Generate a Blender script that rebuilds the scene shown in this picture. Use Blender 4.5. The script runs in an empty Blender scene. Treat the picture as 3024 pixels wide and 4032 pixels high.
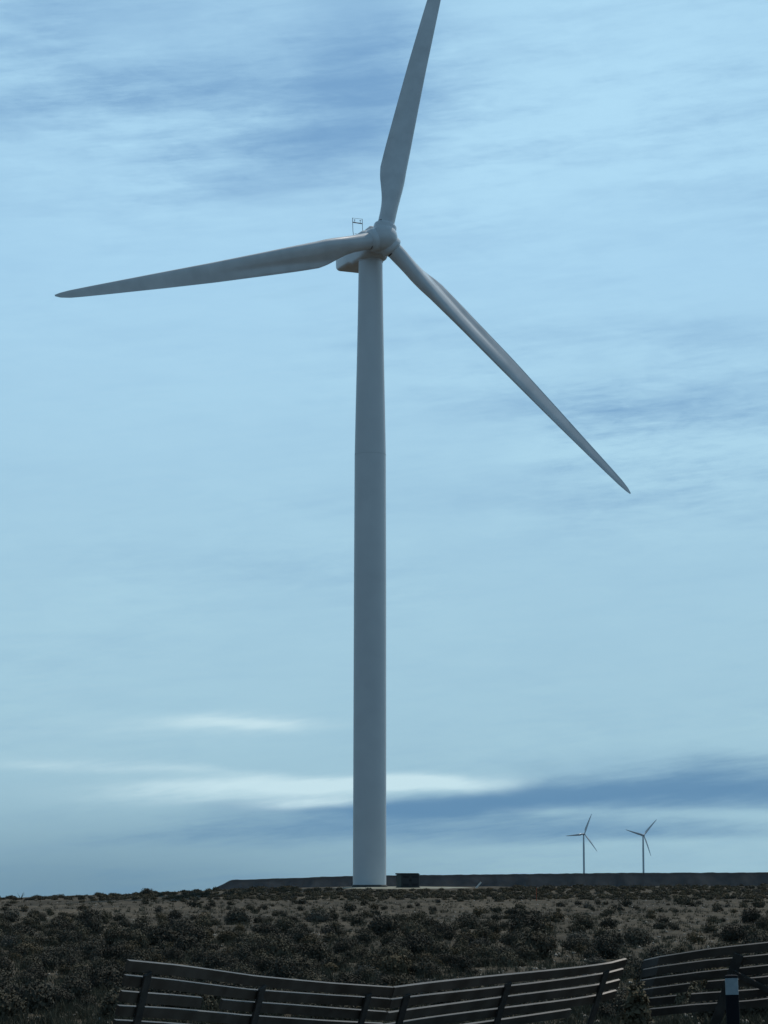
import bpy, math, random
import numpy as np
from mathutils import Vector, Matrix, noise
R = math.radians
random.seed(7); rng = np.random.default_rng(11)
scene = bpy.context.scene
C = scene.collection

# ------------------------------------------------------------------ camera
F = 10000.0                      # focal length in photo pixels (3024 wide)
HOR = 3465.0                     # row of the level horizon in the photo
CAM_Z = 1.7
PITCH = math.atan((HOR-2016)/F)
ROLL = R(0.05)
cam = bpy.data.cameras.new("camera"); camo = bpy.data.objects.new("camera", cam); C.objects.link(camo)
cam.sensor_fit = 'HORIZONTAL'; cam.sensor_width = 36; cam.lens = F/3024*36
cam.clip_start = 0.5; cam.clip_end = 40000
camo.matrix_world = Matrix.Translation((0, 0, CAM_Z)) @ Matrix.Rotation(math.pi/2+PITCH, 4, 'X') @ Matrix.Rotation(ROLL, 4, 'Z')
scene.camera = camo
CM = camo.matrix_world.to_3x3()

def P(px, py, d):
    """world point seen at photo pixel (px, py), at distance d along +Y"""
    v = CM @ Vector(((px-1512)/F, -(py-2016)/F, -1))
    return Vector((0, 0, CAM_Z)) + v*(d/v.y)

# ------------------------------------------------------------------ view, sun, sky
scene.view_settings.view_transform = 'Standard'; scene.view_settings.look = 'None'
scene.view_settings.exposure = -1.0; scene.view_settings.gamma = 1
scene.view_settings.use_curve_mapping = False
scene.cycles.max_bounces = 5; scene.cycles.use_denoising = True
SUN_AZ, SUN_EL = R(30), R(64)    # azimuth from +Y towards +X
sdir = Vector((math.sin(SUN_AZ)*math.cos(SUN_EL), math.cos(SUN_AZ)*math.cos(SUN_EL), math.sin(SUN_EL)))
sl = bpy.data.lights.new("sun", 'SUN'); so = bpy.data.objects.new("sun", sl); C.objects.link(so)
sl.energy = 5.0; sl.angle = R(0.6); sl.color = (1.0, 0.94, 0.86)
so.rotation_euler = (-sdir).to_track_quat('-Z', 'Y').to_euler()

world = bpy.data.worlds.new("World"); scene.world = world; world.use_nodes = True
wt = world.node_tree; wt.nodes.clear()
def wn(t): return wt.nodes.new(t)
def M(op, a, b=None, c=None, clamp=False):
    n = wn('ShaderNodeMath'); n.operation = op; n.use_clamp = clamp
    for i, v in enumerate((a, b, c)):
        if v is None: continue
        if isinstance(v, (int, float)): n.inputs[i].default_value = v
        else: wt.links.new(v, n.inputs[i])
    return n.outputs[0]
def mixc(f, a, b):
    n = wn('ShaderNodeMix'); n.data_type = 'RGBA'; n.clamp_factor = True
    for s, v in ((n.inputs[0], f), (n.inputs[6], a), (n.inputs[7], b)):
        if isinstance(v, (int, float)): s.default_value = v
        elif isinstance(v, tuple): s.default_value = (*v, 1)
        else: wt.links.new(v, s)
    return n.outputs[2]
def wnoise(x, y, sx, sy, z=0.0, detail=5, rough=0.55, dist=0.0):
    cx = wn('ShaderNodeCombineXYZ'); wt.links.new(M('MULTIPLY', x, sx), cx.inputs[0]); wt.links.new(M('MULTIPLY', y, sy), cx.inputs[1]); cx.inputs[2].default_value = z
    n = wn('ShaderNodeTexNoise'); n.inputs['Scale'].default_value = 1; n.inputs['Detail'].default_value = detail
    n.inputs['Roughness'].default_value = rough; n.inputs['Distortion'].default_value = dist
    wt.links.new(cx.outputs[0], n.inputs['Vector'])
    return n.outputs['Fac']
tc = wn('ShaderNodeTexCoord'); sep = wn('ShaderNodeSeparateXYZ'); wt.links.new(tc.outputs['Generated'], sep.inputs[0])
AZ = M('MULTIPLY', M('ARCTAN2', sep.outputs[0], sep.outputs[1]), 10.0)           # tenths of a radian: picture is -1.5..1.5
EL = M('MULTIPLY', M('ARCSINE', sep.outputs[2]), 10.0)                            # picture is 0..3.4
# display coords (1659 wide) of the study picture -> az/el in these units
def ae(dx, dy):
    v = CM @ Vector(((dx*1.8228-1512)/F, -(dy*1.8228-2016)/F, -1)); v.normalize()
    return math.atan2(v.x, v.y)*10, math.asin(v.z)*10
wx = M('SUBTRACT', wnoise(AZ, EL, 1.1, 2.4, 3.1, 4), 0.5); wy = M('SUBTRACT', wnoise(AZ, EL, 1.0, 2.6, 9.7, 4), 0.5)
AZW = M('ADD', AZ, M('MULTIPLY', wx, 0.9)); ELW = M('ADD', EL, M('MULTIPLY', wy, M('MULTIPLY_ADD', M('MINIMUM', EL, 3.0), 0.10, 0.07)))
def blob(dx, dy, rx, ry, amp, slope=0.0, warped=True):
    """soft elongated patch centred at display pixel (dx, dy); radii in display pixels; slope = rise per run"""
    a, e = ae(dx, dy); k = 1.8228/1000.0
    X, Y = (AZW, ELW) if warped else (AZ, EL)
    u = M('SUBTRACT', X, a); v = M('SUBTRACT', M('SUBTRACT', Y, e), M('MULTIPLY', u, slope))
    u = M('DIVIDE', u, rx*k); v = M('DIVIDE', v, ry*k)
    q = M('ADD', M('MULTIPLY', u, u), M('MULTIPLY', v, v))
    return M('MULTIPLY', M('POWER', 2.718, M('MULTIPLY', q, -1.0)), amp)
def sstep(v, lo, hi):
    n = wn('ShaderNodeMapRange'); n.interpolation_type = 'SMOOTHSTEP'; wt.links.new(v, n.inputs[0]); n.inputs[1].default_value = lo; n.inputs[2].default_value = hi; return n.outputs[0]
def total(items):
    s = items[0]
    for i in items[1:]: s = M('ADD', s, i)
    return s
streak = wnoise(M('ADD', AZ, M('MULTIPLY', EL, 0.9)), M('SUBTRACT', EL, M('MULTIPLY', AZ, 0.06)), 0.9, 6.5, 1.7, 9, 0.66, 0.15)
fine = wnoise(AZ, M('SUBTRACT', EL, M('MULTIPLY', AZ, 0.12)), 2.2, 17.0, 5.5, 8, 0.66, 0.15)
ripple = wnoise(M('ADD', AZ, M('MULTIPLY', EL, 0.3)), EL, 5.0, 15.0, 12.5, 6, 0.62, 0.6)
broad = wnoise(AZ, EL, 0.45, 1.1, 2.2, 3, 0.5)
def clampm(v, lo, hi): return M('MAXIMUM', M('MINIMUM', v, hi), lo)
wispy = clampm(total([M('MULTIPLY', M('SUBTRACT', wnoise(AZ, EL, 0.8, 1.5, 21.0, 3, 0.5), 0.5), 2.2), blob(1420, 900, 420, 160, 0.75), blob(300, 230, 420, 190, 0.45), blob(1250, 300, 420, 260, 0.35), blob(350, 900, 420, 260, -0.5), blob(900, 1400, 900, 160, -0.35)]), -0.2, 1.0)
WSP = M('ADD', wispy, 0.42)
cover = total([M('MULTIPLY', M('SUBTRACT', streak, 0.5), M('MULTIPLY', WSP, 1.35)), M('MULTIPLY', M('SUBTRACT', fine, 0.5), M('MULTIPLY', WSP, 1.0)), M('MULTIPLY', M('SUBTRACT', broad, 0.5), 0.25), M('MULTIPLY', M('SUBTRACT', ripple, 0.5), M('MULTIPLY', WSP, 0.6)),
    blob(380, 200, 480, 120, -0.52, 0.12), blob(680, 320, 260, 90, -0.46, 0.2), blob(790, 150, 150, 300, -0.45, 0, False), blob(120, 30, 260, 60, -0.25, 0.1),
    blob(330, 120, 330, 32, 0.22, 0.18), blob(250, 300, 420, 40, 0.25, 0.1), blob(1300, 200, 420, 420, 0.18), blob(760, 460, 420, 90, 0.12),
    blob(300, 900, 600, 300, 0.06), blob(1480, 850, 330, 60, -0.42, 0.06), blob(1520, 735, 200, 35, -0.15), blob(1150, 1080, 500, 40, -0.10),
    blob(1450, 1000, 420, 30, 0.10), blob(1500, 815, 220, 14, 0.2, 0.1), blob(450, 1200, 700, 60, -0.05), blob(900, 1400, 900, 120, 0.02)])
cloud = sstep(M('ADD', M('MULTIPLY', cover, 1.0), 0.68), -0.28, 1.12)
# the deck low over the horizon: grey-blue shade, darker to the right
shade = total([M('MULTIPLY', M('SUBTRACT', streak, 0.5), 0.8), M('MULTIPLY', M('SUBTRACT', fine, 0.5), 0.8),
    blob(1560, 1715, 480, 50, 0.85, 0.03), blob(1050, 1735, 420, 28, 0.62, 0.02), blob(1080, 1800, 460, 34, 0.50), blob(830, 1745, 260, 18, 0.4), blob(1450, 1650, 380, 40, 0.35), blob(1500, 1800, 300, 20, .3), blob(600, 1790, 300, 40, 0.35, 0.05),
    blob(250, 1900, 700, 120, 0.28), blob(1250, 1756, 130, 12, -0.35), blob(1500, 1840, 420, 16, -0.35), blob(1000, 1856, 700, 20, -0.30), blob(1550, 1765, 160, 10, -0.25)])
shade = sstep(shade, 0.06, 1.02)
glow = total([blob(700, 1694, 330, 17, 1.0, 0.015), blob(980, 1692, 220, 22, 0.6, -0.03), blob(690, 1738, 110, 13, 0.55, 0.10), blob(520, 1562, 260, 26, 0.50, 0.02), blob(200, 1652, 230, 16, 0.30, -0.03),
    blob(520, 1722, 260, 22, .50, .02), blob(450, 1665, 300, 12, .25, -.03), blob(560, 1560, 160, 12, .45, .02), blob(60, 1580, 320, 60, 0.12), blob(300, 1720, 420, 60, 0.18), blob(1150, 1750, 110, 9, 0.2), blob(180, 1490, 220, 14, 0.14), blob(450, 1610, 400, 30, 0.1)])
glow = sstep(M('ADD', glow, M('MULTIPLY', M('SUBTRACT', fine, 0.5), M('MULTIPLY', glow, 1.8))), 0.02, 1.10)
EXPO = 2.0; W = 0.1
def sc3(c):                      # display sRGB 0-255 -> world colour at strength W, exposure -1
    f = lambda v: ((v/255+0.055)/1.055)**2.4
    return tuple(f(v)*EXPO/W for v in c)
nish = wn('ShaderNodeTexSky'); nish.sky_type = 'NISHITA'; nish.sun_disc = False
nish.sun_elevation = SUN_EL; nish.sun_rotation = SUN_AZ; nish.air_density = 1.0; nish.dust_density = 0.5
low = M('SUBTRACT', 1.0, M('MULTIPLY', EL, 0.42), clamp=True)
gap = mixc(0.90, nish.outputs[0], mixc(low, sc3((122, 168, 210)), sc3((124, 170, 206))))
cl = mixc(low, sc3((177, 220, 245)), sc3((177, 214, 225)))
col = mixc(cloud, gap, cl)
col = mixc(M('MULTIPLY', low, M('ADD', 0.18, blob(150, 1960, 900, 190, 0.80, 0, False))), col, sc3((114, 148, 168)))
col = mixc(M('MULTIPLY', shade, 0.86), col, sc3((86, 131, 171)))
col = mixc(glow, col, sc3((199, 227, 236)))
# sky away from the sun is dimmer
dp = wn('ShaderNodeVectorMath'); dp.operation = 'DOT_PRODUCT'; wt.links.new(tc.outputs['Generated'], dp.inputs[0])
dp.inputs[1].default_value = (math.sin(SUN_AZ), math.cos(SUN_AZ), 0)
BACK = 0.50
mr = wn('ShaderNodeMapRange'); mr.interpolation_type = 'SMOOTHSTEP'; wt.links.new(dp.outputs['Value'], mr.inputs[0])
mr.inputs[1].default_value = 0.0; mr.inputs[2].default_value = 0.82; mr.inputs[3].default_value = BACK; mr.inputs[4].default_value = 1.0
up = wn('ShaderNodeMapRange'); up.interpolation_type = 'SMOOTHSTEP'; wt.links.new(EL, up.inputs[0])      # unseen overhead sky dimmed to weaken the light on level surfaces
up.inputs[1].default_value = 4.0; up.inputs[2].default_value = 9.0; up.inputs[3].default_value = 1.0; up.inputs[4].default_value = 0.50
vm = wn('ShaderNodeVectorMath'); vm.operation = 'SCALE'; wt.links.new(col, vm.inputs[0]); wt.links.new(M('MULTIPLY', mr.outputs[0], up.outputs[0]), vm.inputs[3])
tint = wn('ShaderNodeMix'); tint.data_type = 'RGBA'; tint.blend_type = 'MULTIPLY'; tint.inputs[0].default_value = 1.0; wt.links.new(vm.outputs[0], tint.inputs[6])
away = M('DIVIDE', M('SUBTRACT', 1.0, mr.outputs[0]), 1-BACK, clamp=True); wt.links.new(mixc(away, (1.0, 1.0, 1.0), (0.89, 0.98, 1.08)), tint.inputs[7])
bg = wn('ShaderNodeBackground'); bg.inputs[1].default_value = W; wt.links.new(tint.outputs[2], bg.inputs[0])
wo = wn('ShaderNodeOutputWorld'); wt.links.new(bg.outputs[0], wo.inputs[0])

# ------------------------------------------------------------------ materials
def mat(name, c1, c2=None, scale=1.0, rough=0.8, bump=0.0, bscale=None, coords='Object', rand=0.0, spec=0.5, metallic=0.0, detail=5, lo=0.35, hi=0.65):
    m = bpy.data.materials.new(name); m.use_nodes = True; nt = m.node_tree; b = nt.nodes['Principled BSDF']
    b.inputs['Roughness'].default_value = rough; b.inputs['Metallic'].default_value = metallic
    b.inputs['Specular IOR Level'].default_value = spec
    t = nt.nodes.new('ShaderNodeTexCoord'); 
    src = nt.nodes.new('ShaderNodeNewGeometry').outputs['Position'] if coords == 'Position' else t.outputs[coords]
    n = nt.nodes.new('ShaderNodeTexNoise'); n.inputs['Scale'].default_value = scale; n.inputs['Detail'].default_value = detail; nt.links.new(src, n.inputs['Vector'])
    r = nt.nodes.new('ShaderNodeValToRGB'); r.color_ramp.elements[0].position = lo; r.color_ramp.elements[1].position = hi
    r.color_ramp.elements[0].color = (*c1, 1); r.color_ramp.elements[1].color = (*(c2 or c1), 1)
    nt.links.new(n.outputs['Fac'], r.inputs[0]); out = r.outputs[0]
    if rand:
        oi = nt.nodes.new('ShaderNodeObjectInfo'); mp = nt.nodes.new('ShaderNodeMapRange'); mp.inputs[3].default_value = 1-rand; mp.inputs[4].default_value = 1+rand
        nt.links.new(oi.outputs['Random'], mp.inputs[0]); v = nt.nodes.new('ShaderNodeVectorMath'); v.operation = 'SCALE'
        nt.links.new(out, v.inputs[0]); nt.links.new(mp.outputs[0], v.inputs[3]); out = v.outputs[0]
    nt.links.new(out, b.inputs['Base Color'])
    if bump:
        n2 = nt.nodes.new('ShaderNodeTexNoise'); n2.inputs['Scale'].default_value = bscale or scale*4; n2.inputs['Detail'].default_value = 6; nt.links.new(src, n2.inputs['Vector'])
        bp = nt.nodes.new('ShaderNodeBump'); bp.inputs['Strength'].default_value = 1.0; bp.inputs['Distance'].default_value = bump
        nt.links.new(n2.outputs['Fac'], bp.inputs['Height']); nt.links.new(bp.outputs[0], b.inputs['Normal'])
    return m
MAT = {}
MAT['paint'] = mat('turbine paint', (.54, .56, .58), (.66, .68, .70), 0.5, 0.22, lo=.3, hi=.7)
MAT['towerpaint'] = mat('tower paint', (.58, .61, .635), (.64, .67, .69), 0.35, 0.42, lo=.3, hi=.7)
MAT['gloss'] = mat('spinner paint', (.58, .61, .64), (.64, .67, .70), 0.25, 0.18)
MAT['joint'] = mat('joint sealant', (.55, .58, .60), None, 1, 0.6)
MAT['seal'] = mat('dark seal', (.03, .03, .035), None, 1, 0.6)
MAT['steel'] = mat('dull galvanised steel', (.14, .145, .15), (.20, .205, .21), 3, 0.7)
MAT['grille'] = mat('grille', (.05, .05, .05), None, 1, 0.6)
MAT['door'] = mat('door paint', (.36, .38, .38), None, 1, 0.5)
MAT['concrete'] = mat('foundation concrete', (.05, .05, .05), (.09, .088, .08), 1.5, 0.9, 0.01)
MAT['pad'] = mat('pale gravel', (.15, .16, .12), (.25, .25, .20), 1.2, 0.95, 0.03, 6, 'Position')
MAT['cabinet'] = mat('cabinet paint', (.018, .030, .028), (.030, .042, .038), 1.5, 0.6)
MAT['cabinetdark'] = mat('cabinet dark', (.010, .014, .018), None, 1, 0.6)
MAT['wood'] = mat('weathered grey wood', (.034, .031, .028), (.080, .074, .067), 1.6, 0.5, 0.002, 30, rand=0.12)
MAT['postwood'] = mat('weathered post wood', (.026, .025, .024), (.055, .052, .048), 3.0, 0.9, 0.004, 30, rand=0.12)
MAT['black'] = mat('black plastic', (.007, .009, .013), None, 1, 0.8, spec=.15)
MAT['reflector'] = mat('reflector film', (.22, .29, .33), (.28, .35, .39), 20, 0.5)
MAT['orange'] = mat('orange marker', (.40, .07, .02), None, 1, 0.6)
MAT['white'] = mat('white marker', (.70, .70, .66), None, 1, 0.6)
MAT['rock'] = mat('pale stones', (.16, .15, .13), (.40, .38, .34), 0.9, 0.9, coords='Position')
MAT['grass'] = mat('dry grass', (.055, .054, .038), (.12, .112, .078), 0.35, 0.9, coords='Position', spec=0.1)
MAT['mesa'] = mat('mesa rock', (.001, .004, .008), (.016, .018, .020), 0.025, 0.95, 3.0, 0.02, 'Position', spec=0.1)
FOL = {'olive': ((.058, .053, .038), (.108, .098, .068)), 'dark': ((.040, .038, .030), (.080, .075, .056)), 'brown': ((.065, .055, .036), (.12, .10, .062)), 'grey': ((.065, .062, .052), (.11, .105, .085))}
for k, (a, b_) in FOL.items():
    MAT[k] = mat(k+' foliage', a, b_, 3.0, 0.85, rand=0.25, spec=0.15)
# ground: mottled soil, stones, sparse straw
def ground_mat():
    m = bpy.data.materials.new('steppe soil'); m.use_nodes = True; nt = m.node_tree; b = nt.nodes['Principled BSDF']
    b.inputs['Roughness'].default_value = 0.95; b.inputs['Specular IOR Level'].default_value = 0.1
    g = nt.nodes.new('ShaderNodeNewGeometry')
    def nz(s, d=5, r=.55):
        n = nt.nodes.new('ShaderNodeTexNoise'); n.inputs['Scale'].default_value = s; n.inputs['Detail'].default_value = d; n.inputs['Roughness'].default_value = r
        nt.links.new(g.outputs['Position'], n.inputs['Vector']); return n.outputs['Fac']
    def ramp(f, st):
        r = nt.nodes.new('ShaderNodeValToRGB'); e = r.color_ramp.elements
        e[0].position, e[0].color = st[0][0], (*st[0][1], 1); e[1].position, e[1].color = st[-1][0], (*st[-1][1], 1)
        for p_, c_ in st[1:-1]:
            q = e.new(p_); q.color = (*c_, 1)
        nt.links.new(f, r.inputs[0]); return r.outputs[0]
    base = ramp(nz(0.06, 6), [(.35, (.050, .043, .032)), (.52, (.078, .066, .049)), (.66, (.112, .095, .072))])
    spots = ramp(nz(1.6, 6, .7), [(.40, (.45, .47, .45)), (.55, (1, 1, 1)), (.70, (1.5, 1.45, 1.35))])
    fine_ = ramp(nz(9.0, 4, .7), [(.35, (.6, .6, .6)), (.65, (1.3, 1.3, 1.25))])
    def mul(a, c):
        v = nt.nodes.new('ShaderNodeVectorMath'); v.operation = 'MULTIPLY'; nt.links.new(a, v.inputs[0]); nt.links.new(c, v.inputs[1]); return v.outputs[0]
    nt.links.new(mul(mul(base, spots), fine_), b.inputs['Base Color'])
    bp = nt.nodes.new('ShaderNodeBump'); bp.inputs['Distance'].default_value = 0.06; nt.links.new(nz(3.0, 6, .65), bp.inputs['Height']); nt.links.new(bp.outputs[0], b.inputs['Normal'])
    return m
MAT['ground'] = ground_mat()

# ------------------------------------------------------------------ mesh helpers
class MB:
    def __init__(self): self.v = []; self.f = []
    def add(self, vs, fs):
        n = len(self.v); self.v += [tuple(p) for p in vs]; self.f += [tuple(i+n for i in f) for f in fs]; return self
    def hexa(self, c8):          # 8 corners: bottom 4 ccw, top 4 ccw
        return self.add(c8, [(3, 2, 1, 0), (4, 5, 6, 7), (0, 1, 5, 4), (1, 2, 6, 5), (2, 3, 7, 6), (3, 0, 4, 7)])
    def box(self, c, s, rot=None, bevel=0.0):
        x, y, z = (q/2 for q in s); b = min(bevel, x*.9, y*.9, z*.9)
        rot = rot or Matrix.Identity(3); c = Vector(c)
        if b <= 0:
            return self.hexa([c + rot @ Vector(p) for p in ((-x, -y, -z), (x, -y, -z), (x, y, -z), (-x, y, -z), (-x, -y, z), (x, -y, z), (x, y, z), (-x, y, z))])
        rings = []
        for zz, ins in ((-z, b), (-z+b, 0), (z-b, 0), (z, b)):
            X, Y = x-ins, y-ins; k = b if ins == 0 else b*.4
            rings.append([c + rot @ Vector(p+(zz,)) for p in ((-X+k, -Y), (X-k, -Y), (X, -Y+k), (X, Y-k), (X-k, Y), (-X+k, Y), (-X, Y-k), (-X, -Y+k))])
        return self.loft(rings)
    def loft(self, rings, caps=True, closed=True):
        n = len(rings[0]); vs = [p for r in rings for p in r]; fs = []
        for i in range(len(rings)-1):
            for j in range(n if closed else n-1):
                k = (j+1) % n; fs.append((i*n+j, i*n+k, (i+1)*n+k, (i+1)*n+j))
        if caps: fs.append(tuple(range(n))[::-1]); fs.append(tuple((len(rings)-1)*n+j for j in range(n)))
        return self.add(vs, fs)
    def tube(self, pts, r, seg=10):
        pts = [Vector(p) for p in pts]; rs = r if isinstance(r, (list, tuple)) else [r]*len(pts); rings = []
        for i, p in enumerate(pts):
            t = (pts[min(i+1, len(pts)-1)]-pts[max(i-1, 0)]).normalized()
            a = t.orthogonal().normalized() if i == 0 else (a - t*a.dot(t)).normalized()
            b = t.cross(a); rings.append([p + (a*math.cos(q)+b*math.sin(q))*rs[i] for q in (2*math.pi*j/seg for j in range(seg))])
        return self.loft(rings)
    def build(self, name, m, parent=None, angle=35, matrix=None):
        me = bpy.data.meshes.new(name); me.from_pydata(self.v, [], self.f); me.validate()
        import bmesh
        bm = bmesh.new(); bm.from_mesh(me); bmesh.ops.recalc_face_normals(bm, faces=bm.faces); bm.to_mesh(me); bm.free()
        if angle:
            me.polygons.foreach_set('use_smooth', [True]*len(me.polygons)); me.set_sharp_from_angle(angle=R(angle))
        me.materials.append(MAT[m]); o = bpy.data.objects.new(name, me); C.objects.link(o)
        if parent: o.parent = parent
        if matrix is not None: o.matrix_local = matrix
        return o
def raw(name, verts, tris, m, parent=None):
    me = bpy.data.meshes.new(name); verts = np.asarray(verts, np.float32); tris = np.asarray(tris, np.int32); k = tris.shape[1]
    me.vertices.add(len(verts)); me.vertices.foreach_set('co', verts.ravel())
    me.loops.add(tris.size); me.loops.foreach_set('vertex_index', tris.ravel())
    me.polygons.add(len(tris)); me.polygons.foreach_set('loop_start', np.arange(0, tris.size, k, dtype=np.int32))
    me.update(calc_edges=True); me.materials.append(MAT[m] if isinstance(m, str) else m); o = bpy.data.objects.new(name, me); C.objects.link(o)
    if parent: o.parent = parent
    return o
def tag(o, label=None, cat=None, group=None, kind=None):
    for k, v in (('label', label), ('category', cat), ('group', group), ('kind', kind)):
        if v: o[k] = v
    return o
def empty(name, loc, rz=0):
    o = bpy.data.objects.new(name, None); C.objects.link(o); o.location = loc; o.rotation_euler = (0, 0, rz); o.empty_display_size = 0.5; return o

# ------------------------------------------------------------------ ground
GY = [-60, 14, 20, 32, 50, 80, 125, 160, 200, 250, 292, 325, 345, 400, 600, 1000, 5000, 9000]
GZ = [0, 0, -.5, -1.6, -1.75, -1.95, -1.9, -1.5, -1.0, -.30, .62, .86, .6, -1.6, -9, -22, -47, -62]
def smooth(a, b, x): t = np.clip((x-a)/(b-a), 0, 1); return t*t*(3-2*t)
def zb(x, y):
    x = np.asarray(x, float); y = np.asarray(y, float)
    z = np.interp(y, GY, GZ)
    w = smooth(150, 300, y)*(1-smooth(380, 700, y))
    return z - 1.40*smooth(3, 50, -x)*w + 0.15*smooth(20, 60, x)*w
def zg(x, y):
    z = float(zb(x, y))
    if 30 < y < 420 and abs(x) < 160:
        k = min(1, (y-30)/20)*min(1, (420-y)/60)*(0.25 if (x+1.7)**2+(y-312.6)**2 < 200 else 1)
        z += k*(0.16*noise.noise(Vector((x/7, y/9, 0))) + 0.07*noise.noise(Vector((x/1.9, y/2.2, 4))))
    return z
def axis(lo, hi, fine_lo, fine_hi, step, grow=1.12):
    a = list(np.arange(fine_lo, fine_hi, step)); s = step; q = a[-1]
    while q < hi: s *= grow; q += s; a.append(min(q, hi))
    s = step; q = a[0]; pre = []
    while q > lo: s *= grow; q -= s; pre.append(max(q, lo))
    return np.array(pre[::-1]+a)
gx = axis(-5000, 5000, -60, 60, 0.75, 1.15); gy = axis(-60, 9000, 45, 345, 0.9, 1.13)
GX, GYY = np.meshgrid(gx, gy); vv = np.empty((GX.size, 3)); vv[:, 0] = GX.ravel(); vv[:, 1] = GYY.ravel()
vv[:, 2] = [zg(x, y) for x, y in zip(vv[:, 0], vv[:, 1])]
nx, ny = len(gx), len(gy); ii = (np.arange(ny-1)[:, None]*nx + np.arange(nx-1)[None]).ravel()
g = raw('ground', vv, np.stack([ii, ii+1, ii+nx+1, ii+nx], 1), 'ground'); g.data.polygons.foreach_set('use_smooth', [True]*len(g.data.polygons)); tag(g, kind='structure')

# mesa on the far side of the plain
mx = np.concatenate([np.linspace(-460, -180, 60), np.linspace(-170, 1100, 300), np.linspace(1130, 4500, 60)])
my = np.concatenate([np.linspace(4820, 5120, 90), np.linspace(5140, 7600, 25)])
TX = [-300, -250, -60, 240, 450, 760, 4500]; TZ = [1.6, 2.6, 9.5, 13.0, 15.6, 17.2, 30]
MX, MY = np.meshgrid(mx, my); mv = np.empty((MX.size, 3)); mv[:, 0] = MX.ravel(); mv[:, 1] = MY.ravel()
def mesa_z(x, y):
    top = np.interp(x, TX, TZ)
    gul = 44*noise.noise(Vector((x/85, 1.3, 0))) + 22*noise.noise(Vector((x/30, 7.1, 0)))
    e1 = (y-(4960+gul)); e2 = (x+380 + 10*noise.noise(Vector((y/40, 3, 0)))) * 1.2
    s = min(max(min(e1/95, e2/95), 0), 1)
    prof = s**0.85 if s < .8 else .827+(s-.8)*.865
    top += 1.3*noise.noise(Vector((x/22, y/60, 5)))+0.35*noise.noise(Vector((x/6, y/30, 6)))
    return -52+(top+52)*min(prof, 1) + (1-abs(2*s-1))*4*noise.noise(Vector((x/14, y/30, 2)))
mv[:, 2] = [mesa_z(x, y) for x, y in mv[:, :2]]
nx, ny = len(mx), len(my); ii = (np.arange(ny-1)[:, None]*nx + np.arange(nx-1)[None]).ravel()
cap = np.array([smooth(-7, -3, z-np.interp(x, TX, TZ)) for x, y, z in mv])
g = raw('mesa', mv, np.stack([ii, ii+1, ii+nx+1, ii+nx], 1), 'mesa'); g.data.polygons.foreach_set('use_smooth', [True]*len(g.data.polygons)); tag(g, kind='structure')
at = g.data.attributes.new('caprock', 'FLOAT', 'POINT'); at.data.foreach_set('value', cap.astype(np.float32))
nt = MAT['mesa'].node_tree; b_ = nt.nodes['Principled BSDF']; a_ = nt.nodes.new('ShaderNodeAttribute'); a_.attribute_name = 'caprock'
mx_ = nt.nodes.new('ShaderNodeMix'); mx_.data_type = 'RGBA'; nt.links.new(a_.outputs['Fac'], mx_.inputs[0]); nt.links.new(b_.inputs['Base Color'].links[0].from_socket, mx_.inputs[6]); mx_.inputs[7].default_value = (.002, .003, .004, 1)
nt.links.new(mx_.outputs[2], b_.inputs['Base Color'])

# ------------------------------------------------------------------ wind turbines
BR = [1.2, 2.2, 3.6, 5, 6.6, 8, 9.5, 12.3, 16.7, 20, 23.8, 27.5, 31, 35, 38, 41, 43, 44.2, 44.85]
BC = [2.1, 2.1, 2.15, 2.5, 2.92, 3.18, 3.34, 3.22, 2.92, 2.70, 2.46, 2.2, 1.95, 1.62, 1.38, 1.12, .90, .58, .18]
def blade_mesh(name, detail=1, blade_len=44.9):
    rr = np.interp(np.linspace(0, 1, 70 if detail else 18), np.linspace(0, 1, len(BR)), BR); n = 30 if detail else 7
    rings = []
    for r in rr:
        c = np.interp(r, BR, BC)*(1 if detail else 1.3); w = float(smooth(2.4, 8.8, r)); beta = R(np.interp(r, [0, 9.5, 16, 22, 32, 45], [21, 17, 12, 4, 1, 0])+PITCHB)
        th = np.interp(r, [6, 9.5, 14, 20, 30, 45], [.62, .42, .31, .25, .20, .16]); xa = np.interp(r, [3, 9.5, 24, 45], [.5, .33, .30, .34])
        xs = [(1-math.cos(math.pi*k/n))/2 for k in range(n+1)]
        seq = [(x, 1) for x in xs[::-1]] + [(x, -1) for x in xs[1:-1]]
        bend = 1.3*(r/45)**2 + r*math.tan(R(1.0)); ring = []
        for x, s in seq:
            yt = 5*th*(.2969*math.sqrt(x)-.126*x-.3516*x*x+.2843*x**3-.1036*x**4)
            yc = 0.03*4*x*(1-x)
            y = yc+yt if s > 0 else yc-yt
            fade = 1-float(smooth(15, 24, r))
            if s < 0 and x > .36:                        # hollow aft part of the pressure side
                y36 = -5*th*(.1781-.04536-.04557+.01326-.00174)
                y = y*(1-fade) + fade*max(y, min(y36+(x-.36)*.46, -.020))
            y -= 0.02*fade*max(x-.68, 0)/.32
            if s < 0: y = min(y, yc+yt-0.02*fade*max(x-.68, 0)/.32-.010)
            te = (x-xa)*c; su = y*c
            R0 = 1.05; te0 = (x-.5)*2*R0; su0 = s*math.sqrt(max(R0*R0-te0*te0, 0))
            te = te0*(1-w)+te*w; su = su0*(1-w)+su*w
            ring.append(Vector((-math.cos(beta)*te+math.sin(beta)*su, math.sin(beta)*te+math.cos(beta)*su-bend, r)))
        rings.append(ring)
    b = MB(); b.loft(rings); return b
PITCHB = 7.0
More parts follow.
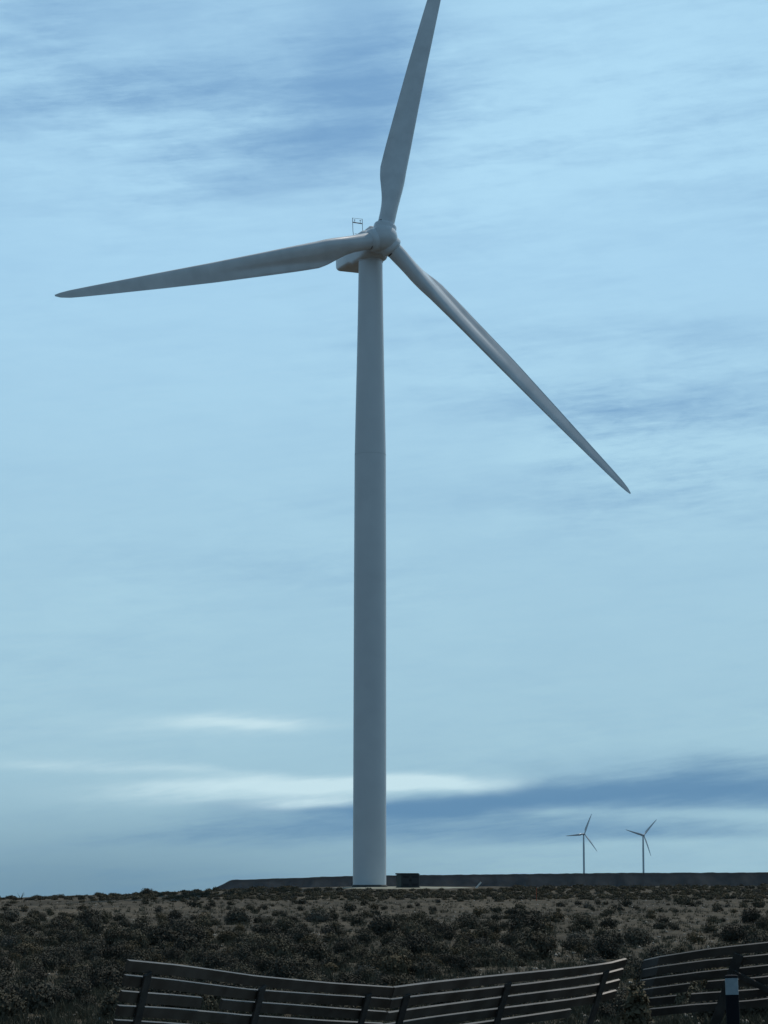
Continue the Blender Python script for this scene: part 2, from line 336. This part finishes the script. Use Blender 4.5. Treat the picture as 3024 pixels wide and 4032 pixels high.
def turbine(base, yaw, phi, label, detail, group=None):
    t = empty('wind_turbine', base, yaw); tag(t, label, 'wind turbine', group)
    HH = 79.7; seg = 64 if detail else 14
    ring = lambda z, r: [Vector((r*math.cos(a), r*math.sin(a), z)) for a in (2*math.pi*k/seg for k in range(seg))]
    hs = [0.12, 18, 36, 53, 59, 65, 71, 78.0]; rs = [2.03, 2.02, 2.0, 1.95, 1.84, 1.71, 1.60, 1.50]
    tw = MB().loft([ring(h, r) for h, r in zip(hs, rs)]).build('tower', 'towerpaint', t, 40)
    MB().loft([ring(-.6, 2.16), ring(.02, 2.16), ring(.12, 2.08)]).build('foundation_ring', 'concrete', t, 30)
    tilt = Matrix.Rotation(-R(5), 4, 'X'); AX = Matrix.Translation((0, 0, HH)) @ tilt
    OH = 3.8
    # nacelle, along local Y (front is -Y)
    def sect(y, hw, z0, z1, r, n=5):
        pts = []
        for cx, cz, a0 in ((hw-r, z1-r, 0), (-hw+r, z1-r, 90), (-hw+r, z0+r, 180), (hw-r, z0+r, 270)):
            for k in range(n): a = R(a0+90*k/(n-1)); pts.append(Vector((cx+r*math.cos(a), y, cz+r*math.sin(a))))
        return pts
    st = [(-2.25, 1.35, -1.35, 1.35, .9), (-1.9, 1.62, -1.65, 1.6, .7), (-1.0, 1.78, -1.85, 1.85, .5), (2.0, 1.80, -1.75, 2.0, .42), (3.2, 1.80, -1.32, 2.05, .42), (6.9, 1.76, -1.05, 2.0, .42), (7.45, 1.62, -.80, 1.75, .42), (7.6, 1.35, -.5, 1.4, .4)]
    na = MB().loft([sect(*s) for s in st]).build('nacelle', 'paint', t, 38, AX)
    hub = MB()
    prof = [(1.75, 1.30), (1.65, 1.52), (1.1, 1.70), (0.0, 1.76), (-.8, 1.66), (-1.25, 1.44), (-1.62, 1.08), (-1.85, .66), (-1.95, .2), (-1.96, .02)]
    sg = 36 if detail else 10
    hub.loft([[Vector((r*math.cos(a), y-OH, r*math.sin(a))) for a in (2*math.pi*k/sg for k in range(sg))] for y, r in prof])
    spn = hub.build('spinner', 'paint', t, 45, AX)
    if detail:
        for h in (53.2,):
            r_ = float(np.interp(h, hs, rs)); MB().loft([ring(h-.05, r_), ring(h-.045, r_+.012), ring(h+.045, r_+.012), ring(h+.05, r_)], caps=False).build('section_joint', 'joint', tw, 30)
        MB().loft([[Vector((r*math.cos(a), y-OH, r*math.sin(a))) for a in (2*math.pi*k/36 for k in range(36))] for y, r in ((1.95, 1.42), (1.70, 1.42))]).build('main_bearing_seal', 'seal', t, 35, AX)
        # yaw ring between tower and nacelle
        MB().loft([ring(77.85, 1.58), ring(78.3, 1.58)]).build('yaw_ring', 'paint', t, 35)
        # roof kit of the nacelle
        hatch = MB().box((0.2, -.2, 2.25), (1.5, 1.9, .55), bevel=.1).build('roof_hatch', 'paint', na)
        cool = MB().box((0.5, 1.5, 2.35), (1.0, .9, .7), bevel=.12); cool.build('roof_vent', 'paint', na)
        fr = MB(); y0 = 4.7; zt = 3.4
        fr.tube([(-.05, y0, zt-1.4), (-.28, y0, zt+.3), (-.28, y0, zt+2.15)], .035); fr.tube([(.85, y0, zt-1.4), (1.08, y0, zt+.3), (1.08, y0, zt+2.15)], .035)
        fr.tube([(-.28, y0, zt+1.55), (1.08, y0, zt+1.50)], .07); fr.tube([(-.28, y0, zt+2.12), (1.08, y0, zt+2.12)], .022); fr.tube([(-.05, y0, zt+.02), (.85, y0, zt+.02)], .03)
        frame = fr.build('wind_sensor_mast', 'steel', na)
        for x in (-.0, .8):
            s_ = MB(); s_.tube([(x, y0, zt+1.55), (x, y0, zt+1.9)], .025); s_.tube([(x-.1, y0, zt+1.9), (x+.1, y0, zt+1.9)], .04); s_.build('wind_sensor', 'steel', frame)
    bm_ = blade_mesh('blade', detail); first = None
    for k in range(3):
        mtx = AX @ Matrix.Translation((0, -OH, 0)) @ Matrix.Rotation(math.pi/2-phi-k*2*math.pi/3, 4, 'Y')
        if first is None: bl = first = bm_.build('blade', 'paint', t, 50, mtx)
        else:
            bl = first.copy(); C.objects.link(bl); bl.parent = t; bl.matrix_local = mtx
        if detail:
            rg = lambda r, z, n=32: [Vector((r*math.cos(a), r*math.sin(a), z)) for a in (2*math.pi*q/n for q in range(n))]
            MB().loft([rg(1.46, .5), rg(1.46, 1.2), rg(1.45, 1.62), rg(1.42, 1.73), rg(1.34, 1.84), rg(1.22, 1.94), rg(1.08, 2.01)]).build('root_collar', 'gloss', bl, 60)
            MB().loft([rg(1.075, 2.0), rg(1.075, 2.14)]).build('root_seal', 'seal', bl, 35)
    return t
TB = Vector((-1.72, 312.6, 1.03))
TB.z = 1.0
turbine(TB, R(24), R(75.9), 'tall white wind turbine in the foreground whose upper blade leaves the picture', 1)
for (px, py, phi, lab) in ((2301, 3284, 66, 'distant wind turbine on the mesa with one blade pointing level to the left'),
                           (2535, 3289, 46, 'distant wind turbine nearest the right edge with one blade hanging steeply down')):
    h = P(px, py, 5255); h.z -= 79.7; h.x -= 3.9*math.sin(R(24))
    turbine(h, R(24), R(phi), lab, 0, 'small wind turbines on the far mesa')

# tower pad
pv = []; pf = []; nr, na_ = 12, 60
def padr(a): return 1+0.12*math.sin(3*a+1)+.06*math.sin(7*a)
for i in range(nr+1):
    for k in range(na_):
        a = 2*math.pi*k/na_; r = i/nr; x = 2.0+8.8*r*math.cos(a)*padr(a); y = 312.6-2+10*r*math.sin(a)*padr(a)
        pv.append((x, y, zg(x, y) + .10*(1-r**6) - .03*(r**8)))
for i in range(nr):
    for k in range(na_): pf.append((i*na_+k, i*na_+(k+1) % na_, (i+1)*na_+(k+1) % na_, (i+1)*na_+k))
pd = MB().add(pv, pf).build('gravel_pad', 'pad', None, 60); tag(pd, kind='structure')

# ------------------------------------------------------------------ transformer cabinet
cb = P(1606, 3492, 306.0); cz = zg(cb.x, cb.y)
t = empty('transformer_cabinet', (cb.x, cb.y, cz+.05), R(24)); tag(t, 'squat dark green transformer cabinet beside the foot of the big tower', 'cabinet')
MB().box((0, 0, .06), (2.5, 1.5, .16), bevel=.02).build('plinth', 'concrete', t)
MB().box((0, 0, .86), (2.4, 1.4, 1.46), bevel=.03).build('housing', 'cabinet', t)
MB().hexa([Vector(p) for p in ((-1.28, -.8, 1.592), (1.28, -.8, 1.592), (1.28, .8, 1.592), (-1.28, .8, 1.592), (-1.28, -.8, 1.76), (.98, -.8, 1.76), (.98, .8, 1.76), (-1.28, .8, 1.76))]).build('roof', 'cabinetdark', t, 0)
for x in (-.58, .58):
    d = MB().box((x, -.715, .86), (1.10, .03, 1.34), bevel=.008).build('door', 'cabinetdark', t)
    MB().box((x-.5*(1 if x > 0 else -1), -.745, .9), (.05, .04, .22)).build('handle', 'black', d)
    for zz in (1.3, .4):
        g_ = MB()
        for k in range(5): g_.box((x, -.738, zz-.1+k*.05), (.7, .02, .018))
        g_.build('vent', 'black', d)

# small markers near the ridge
def stake(name, label, cat, px, py0, py1, lean, d, m, w=.06):
    b0 = P(px, py0, d); h = abs(P(px, py1, d).z-b0.z); t = MB()
    z0 = zg(b0.x, b0.y); top = Vector((b0.x+lean, b0.y, max(b0.z, z0)+h))
    dirv = (top-Vector((b0.x, b0.y, z0-.15))); L = dirv.length; q = Vector((0, 0, 1)).rotation_difference(dirv).to_matrix()
    t.box(Vector((b0.x, b0.y, z0-.15))+dirv/2, (w, w*.5, L), q, bevel=.008); o = t.build(name, m); tag(o, label, cat)
    return o
stake('marker_board', 'small white marker board leaning over on the ridge beside the dark cabinet', 'marker', 1870, 3497, 3474, .72, 300, 'white', .17)
stake('marker_stake', 'thin rust orange stake standing upright among the ridge scrub', 'stake', 2112, 3548, 3498, 0.02, 250, 'orange', .06)

# ------------------------------------------------------------------ delineator post
dp_ = P(2894, 3840, 20.0); z0 = zg(dp_.x, 20); W_ = .104; H_ = dp_.z-z0
t = empty('delineator_post', (dp_.x, 20, z0), 0); t.rotation_euler = (0, R(-1.2), 0); tag(t, 'black roadside delineator post with a pale reflective head', 'marker post')
def sec(w, dth, z): return [Vector((x*w, y*dth, z)) for x, y in ((-.5, -.2), (-.46, -.34), (-.36, -.38), (.36, -.38), (.46, -.34), (.5, -.2), (.3, .4), (-.3, .4))]
MB().loft([sec(W_, .09, -.1), sec(W_, .09, H_-.148)]).build('post', 'black', t, 25)
MB().loft([sec(W_-.004, .086, H_-.147), sec(W_-.004, .086, H_-.02)]).build('reflector', 'reflector', t, 25)
MB().loft([sec(W_+.004, .094, H_-.019), sec(W_, .09, H_-.004), sec(W_*.7, .06, H_+.004)]).build('cap', 'black', t, 25)

# ------------------------------------------------------------------ snow fences
def snow_fence(name_label, top, posts, rows, spacing, brace=(), end_cut=0.0, height=1.75):
    """top: [(px, py, depth)] along the upper edge of the top board; posts: px; rows: per board list of (px0, px1)"""
    T = sorted(top); X = [q[0] for q in T]
    def pt(px): return P(px, np.interp(px, X, [q[1] for q in T]), np.interp(px, X, [q[2] for q in T]))
    a, b = pt(X[0]), pt(X[-1]); along = (b-a); along.z = 0; along.normalize(); nrm = Vector((along.y, -along.x, 0))
    if nrm.y > 0: nrm = -nrm                                 # towards the camera
    lean = R(24); down = Vector((-.22, .52, -.82)).normalized(); face = along.cross(down).normalized()
    if face.y > 0: face = -face
    mid = pt((X[0]+X[-1])/2)
    root = empty('snow_fence', (mid.x, mid.y, zg(mid.x, mid.y)), 0); inv = Vector(root.location)
    tag(root, name_label, 'fence', 'slatted snow fences along the foot of the slope')
    def board(px0, px1, k, bw, off, mname='wood'):
        n = max(3, int((px1-px0)/60)); rings = []
        for i in range(n+1):
            px = px0+(px1-px0)*i/n; sp = float(np.interp(px, *spacing))
            c = pt(px)-inv + down*(k*sp*1.16+bw/2) + face*off
            c += down*0.010*math.sin(px*.006+k*2.1)
            rings.append([c-down*bw/2-face*.026, c-down*bw/2+face*.026, c+down*bw/2+face*.026, c+down*bw/2-face*.026])
        MB().loft(rings).build('board', mname, root, 30)
    for k, segs in enumerate(rows):
        for s in segs: board(s[0], s[1], k, [.215, .21, .21, .21, .21, .2][k] , 0.0)
    for px in posts:
        c = pt(px)-inv; L = 1.5*spacing[1][0]/.25 + .2
        st_ = c + face*.052 + down*0.20
        # run down to the ground
        z_g = zg(c.x+inv.x, c.y+inv.y)-inv.z; L = max(1.2, (st_.z-z_g+.1)/math.cos(lean))
        ax_ = down.cross(face).normalized(); q = Matrix((ax_, face, -down)).transposed()
        MB().box(st_+down*L/2, (.21, .045, L), q, bevel=.008).build('post', 'postwood', root, 30)
    for px, dx, kk in brace:
        p0 = pt(px)-inv+down*.62+face*.14; p1 = pt(px+dx)-inv+down*kk+face*.14; dv = p1-p0
        xa_ = dv.normalized(); ya = face; za = xa_.cross(ya).normalized(); q = Matrix((xa_, za.cross(xa_), za)).transposed()
        MB().box((p0+p1)/2, (dv.length, .05, .13), q, bevel=.005).build('brace', 'postwood', root, 30)
    return root
snow_fence('long grey snow fence panel dipping to the right in front of the dense scrub',
    [(455, 3776, 41.5), (505, 3780, 42), (700, 3801, 43.5), (1000, 3842, 46.5), (1300, 3868, 49), (1548, 3886, 50.5)], (582, 1034, 1452),
    [[(505, 1548)], [(505, 1548)], [(505, 820), (900, 1548)], [(505, 1548)], [(505, 1300)]], ([450, 1050, 1550], [.262, .250, .252]))
snow_fence('grey snow fence panel rising to the right with a curled up end board',
    [(1551, 3886, 50.5), (1700, 3868, 52), (2100, 3826, 55.5), (2300, 3804, 57), (2400, 3790, 57.8), (2466, 3773, 58)], (1604, 2004, 2390),
    [[(1551, 2466)], [(1553, 2466)], [(1556, 2466)], [(1556, 2466)], [(1700, 2300)]], ([1550, 2450], [.262, .25]))
snow_fence('grey snow fence panel behind the roadside marker post and running out of the picture',
    [(2535, 3780, 56), (2600, 3766, 55.5), (2800, 3736, 55), (3024, 3711, 54.5), (3420, 3665, 54)], (2922, 3330),
    [[(2535, 3420)], [(2545, 3420)], [(2545, 3420)], [(2545, 2760), (2830, 3420)], [(2560, 2720), (2780, 3420)], [(2550, 3420)]], ([2500, 3024], [.236, .262]), ((2922, 330, 1.75),))

# ------------------------------------------------------------------ scrub
def bush_arrays(n, rx, ry, h, leaf, seed, spiky=.3, lobes=7):
    g = np.random.default_rng(seed)
    lc = np.stack([g.uniform(-.5, .5, lobes)*rx, g.uniform(-.5, .5, lobes)*ry, g.uniform(.15, .5, lobes)*h], 1); lr = g.uniform(.28, .52, lobes)
    lc[0] = (0, 0, .35*h); lr[0] = .80
    k = g.integers(0, lobes, n); k[:n//3] = 0; d = g.normal(0, 1, (n, 3)); d /= np.linalg.norm(d, axis=1)[:, None]; d[:, 2] = np.abs(d[:, 2])*np.where(g.random(n) < .8, 1, -1)
    rad = lr[k]*(g.random(n)**.28)*(1+spiky*(g.random(n)**4))
    p = lc[k] + d*rad[:, None]*np.array([rx, ry, h*.85]); p[:, 2] = np.clip(p[:, 2], -.02, None)
    a = d + g.normal(0, .7, (n, 3)) + (0, 0, .4); a /= np.linalg.norm(a, axis=1)[:, None]
    flat = g.random(n) < .62; tn = np.cross(d, g.normal(0, 1, (n, 3))) + g.normal(0, .28, (n, 3)); tn /= np.linalg.norm(tn, axis=1)[:, None]
    a = np.where(flat[:, None], tn, a); side_ = np.where(flat[:, None], d + g.normal(0, .25, (n, 3)), g.normal(0, 1, (n, 3)))
    b = np.cross(a, side_); b /= np.linalg.norm(b, axis=1)[:, None]
    L = leaf*g.uniform(.6, 1.6, n)[:, None]; w = L*np.where(flat, .55, .30)[:, None]
    v = np.stack([p-b*w, p+b*w, p+a*L], 1).reshape(-1, 3)
    return v, np.arange(3*n).reshape(-1, 3)
protos = []
KINDS = {'olive': 'olive', 'dark': 'dark', 'brown': 'brown', 'grey': 'grey'}
for i in range(14):
    kind = ['dark', 'olive', 'dark', 'olive', 'olive', 'grey', 'dark', 'brown', 'olive', 'dark', 'olive', 'dark', 'olive', 'grey'][i]
    v, f = bush_arrays(3400, .62, .6, .62 if kind != 'grey' else .5, .056, 100+i, .35, 6+i % 4)
    me_o = raw('scrub_bush', v, f, KINDS[kind]); protos.append((kind, me_o)); C.objects.unlink(me_o)
def solve(px, py):
    ys = np.arange(58, 320, 1.0); v = CM @ Vector(((px-1512)/F, -(py-2016)/F, -1)); k = ys/v.y
    X = v.x*k; Z = CAM_Z+v.z*k; d = Z-zb(X, ys); i = np.argmax(d < 0)
    return (X[i], ys[i]) if d[i] < 0 else None
def density(px, py):
    if py < 3543: return 1.0
    if py < 3600: return .34 if px > 700 else .5
    if py < 3660: return .62 if px < 2150 else .30
    base = .9
    if py > 3940: base = .3
    if px > 2150 and py < 3800: base = .22
    if px < 500 and py > 3880: base = .25
    if 1250 < px < 1450 and py > 3800: base = .5
    return base
def name_zone(px): return 'open slope left of fences' if px < 480 else 'slope behind longest fence' if px < 1550 else 'slope behind middle fence' if px < 2500 else 'slope behind marker post'
ORD = ['', 'first', 'second', 'third', 'fourth', 'fifth', 'sixth', 'seventh', 'eighth', 'ninth', 'tenth', 'eleventh', 'twelfth', 'thirteenth', 'fourteenth', 'fifteenth', 'sixteenth', 'seventeenth', 'eighteenth', 'nineteenth', 'twentieth'] + ['next']*100
named = {}
LOOK = {'dark': 'nearly black', 'olive': 'dull olive', 'brown': 'brownish', 'grey': 'greyish'}
cand = []; tries = 0
while len(cand) < 2400 and tries < 80000:
    tries += 1; px = random.uniform(-250, 3300)
    py = random.uniform(3485, 3545) if random.random() < .55 else 3545+ (random.random()**1.0)*(4040-3545)
    if random.random() > density(px, py): continue
    s = solve(px, py)
    if s is None: continue
    x, y = s
    if y < 64 or (x-3)**2/190+(y-308)**2/500 < 1: continue
    if noise.noise(Vector((x/11, y/16, 8))) < -.30 and py > 3600: continue
    size = (random.lognormvariate(-.14, .30) if y < 185 else random.lognormvariate(-.42, .28) if y < 245 else random.uniform(.45, .95)) * (1.0 if y > 110 else .85)
    if any(abs(x-c[0]) < .55*(size+c[2]) and abs(y-c[1]) < 1.9*(size+c[2]) for c in cand[-400:]): continue
    cand.append([x, y, size, px, py, None])
special = [((2890, 3712), 1.55, 'dark', 'large nearly black bush standing just above the fence behind the marker post'),
           ((355, 3655), 1.65, 'dark', 'wide dark round bush high on the slope at the far left'),
           ((2512, 3730), 1.35, 'dark', 'dark rounded bush on the stony slope above the gap between the fence panels'),
           ((2345, 3800), .85, 'grey', 'pale grey cushion of scrub just behind the curled end of the middle fence'),
           ((545, 3690), 1.15, 'dark', 'compact dark bush on the slope above the start of the longest fence'),
           ((1560, 3850), 1.3, 'brown', 'brownish bush directly behind the low corner where two fence panels meet')]
for (px, py), s_, k_, lab in special:
    x, y = solve(px, py); cand = [c for c in cand if abs(c[0]-x) > .45*(s_+c[2]) or abs(c[1]-y) > 5]; cand.append([x, y, s_, px, py, (k_, lab)])
for c in cand: c.append((c[2]/c[1]) if -100 < c[3] < 3124 else 0)
cand.sort(key=lambda c: (c[5] is None, -c[6]))
rest_v = {k: [] for k in KINDS}; first = {}
byk = {}
for k_, o in protos: byk.setdefault(k_, []).append(o)
for i, (x, y, s_, px, py, sp, _) in enumerate(cand):
    kind = sp[0] if sp else random.choices(['dark', 'olive', 'grey', 'brown'], [.50, .36, .05, .09] if y < 245 else [.12, .58, .10, .20])[0]
    z = zg(x, y)-.03; rz = random.uniform(0, 6.28); sz = random.uniform(.95, 1.3)*(1.0 if y < 245 else .62)
    if i < 290:
        src = random.choice(byk[kind]); o = bpy.data.objects.new('scrub_bush', src.data); C.objects.link(o)
        o.location = (x, y, z); o.rotation_euler = (0, 0, rz); o.scale = (s_, s_, s_*sz)
        if sp: tag(o, sp[1], 'bush')
        else:
            band = 'low' if y < 100 else 'midway' if y < 150 else 'high'
            lab = '%s %s bush %s on %s' % ('small' if s_ < .9 else 'medium' if s_ < 1.25 else 'broad', LOOK[kind], band, name_zone(px))
            named.setdefault(lab, []).append((px, o))
    else:
        n = int(700 if y < 200 else 300); v, f = bush_arrays(n, .62*s_, .6*s_, .6*s_*sz, .085*s_*(0.95 if y < 200 else 1.4), 5000+i, .3, 6)
        v += (x, y, z); rest_v[kind].append(v)
for lab, mem in named.items():
    mem.sort(key=lambda q: q[0]); n = len(mem)
    for i, (_, o) in enumerate(mem):
        if n == 1: ex = ''
        elif i == 0: ex = ', leftmost such'
        elif i == n-1: ex = ', rightmost such'
        elif i < n/2: ex = ', %s from left' % ORD[i+1]
        else: ex = ', %s from right' % ORD[n-i]
        tag(o, lab+ex, 'bush', 'scrub bushes on the slope below the turbine')
mats = list(KINDS); allv = np.concatenate([np.concatenate(rest_v[k]) for k in mats if rest_v[k]]); cnt = [sum(len(v) for v in rest_v[k])//3 for k in mats]
st = raw('scrubland', allv, np.arange(len(allv)).reshape(-1, 3), 'olive'); st.data.materials.clear()
for k in mats:
    MAT[k+'_s'] = mat(k+' scrub mass', *FOL[k], 0.5, 0.9, coords='Position', spec=.1)
    st.data.materials.append(MAT[k+'_s'])
st.data.polygons.foreach_set('material_index', np.repeat(np.arange(len(mats)), cnt).astype(np.int32)); tag(st, 'low scrub covering the slope and the ridge under the turbine', 'scrub', kind='stuff')

# two plants that stand on their own
o = raw('tall_shrub', *bush_arrays(2000, .34, .3, 1.25, .09, 77, .35, 14), 'brown'); p = P(2508, 4000, 54); o.location = (p.x, 54, zg(p.x, 54)); o.scale = (1, 1, 1.05)
tag(o, 'tall brownish shrub growing in the gap between two snow fence panels', 'shrub')
o = raw('skyline_bush', *bush_arrays(1200, .9, .7, .75, .12, 78, .3, 6), 'dark'); x_, y_ = P(580, 3520, 303).x, 303; o.location = (x_, y_, zg(x_, y_)-.05)
tag(o, 'rounded bush standing highest on the skyline to the left of the tower', 'bush')
b = MB(); x_, y_ = P(82, 3524, 300).x, 300; zz = zg(x_, y_)
for k in range(6):
    a = random.uniform(-.7, .7); b.tube([(x_, y_, zz-.05), (x_+a*.25, y_, zz+.35), (x_+a*.7, y_+random.uniform(-.2, .2), zz+.75+random.uniform(-.15, .15))], [.03, .022, .010], 5)
o = b.build('bare_shrub', 'brown'); tag(o, 'tiny bare twiggy shrub on the skyline near the left edge', 'shrub')

# dry grass tufts and stones
N = 9000; gv = []; 
pxs = rng.uniform(-200, 3250, N); pys = 3540+(rng.random(N)**1.0)*520; cen = []
for px, py in zip(pxs, pys):
    s = solve(px, py)
    if s is not None: cen.append((s[0], s[1], zg(*s)))
cen = np.array(cen); B = 16; n = len(cen)*B; c = np.repeat(cen, B, 0); s_ = np.repeat(rng.uniform(.5, 1.5, len(cen)), B)
p = c.copy(); p[:, :2] += rng.normal(0, .09, (n, 2))*s_[:, None]; a = rng.normal(0, .38, (n, 3)); a[:, 2] = 1; a *= (rng.uniform(.12, .30, n)*s_)[:, None]
w = rng.normal(0, 1, (n, 3)); w[:, 2] = 0; w /= np.linalg.norm(w, axis=1)[:, None]; w *= .016
o = raw('dry_grass', np.stack([p-w, p+w, p+a], 1).reshape(-1, 3), np.arange(3*n).reshape(-1, 3), 'grass'); tag(o, 'short dry grass tufts between the bushes', 'grass', kind='stuff')
N = 5200; pxs = rng.uniform(-200, 3250, N); pys = 3530+(rng.random(N)**1.1)*520; sv = []; sf = []
octf = np.array([(0, 2, 4), (2, 1, 4), (1, 3, 4), (3, 0, 4), (2, 0, 5), (1, 2, 5), (3, 1, 5), (0, 3, 5)])
for px, py in zip(pxs, pys):
    if px < 2000 and random.random() < .5: continue
    s = solve(px, py)
    if s is None: continue
    q = min(rng.lognormal(-3.0, .42), .16)
    if px > 2000: q *= 1.2
    vv_ = np.array([(1, 0, 0), (-1, 0, 0), (0, 1, 0), (0, -1, 0), (0, 0, 1), (0, 0, -1)], float)*rng.uniform(.6, 1.3, (6, 1))*q*np.array([1, 1, .6])
    sf.append(octf+len(sv)*6); sv.append(vv_+(s[0], s[1], zg(*s)+q*.2))
o = raw('loose_stones', np.concatenate(sv), np.concatenate(sf), 'rock'); tag(o, 'small pale stones scattered over the slope', 'stones', kind='stuff')

# ------------------------------------------------------------------ air
hz = MB().box((0, 4600, 39), (12000, 9800, 204)).build('haze', 'seal', None, 0); hz.data.materials.clear(); tag(hz, kind='stuff')
m = bpy.data.materials.new('air'); m.use_nodes = True; nt = m.node_tree; nt.nodes.clear(); o_ = nt.nodes.new('ShaderNodeOutputMaterial'); v_ = nt.nodes.new('ShaderNodeVolumePrincipled')
v_.inputs['Density'].default_value = 0.65e-5; v_.inputs['Color'].default_value = (.50, .78, 1, 1); v_.inputs['Anisotropy'].default_value = 0.3; nt.links.new(v_.outputs[0], o_.inputs['Volume']); hz.data.materials.append(m)
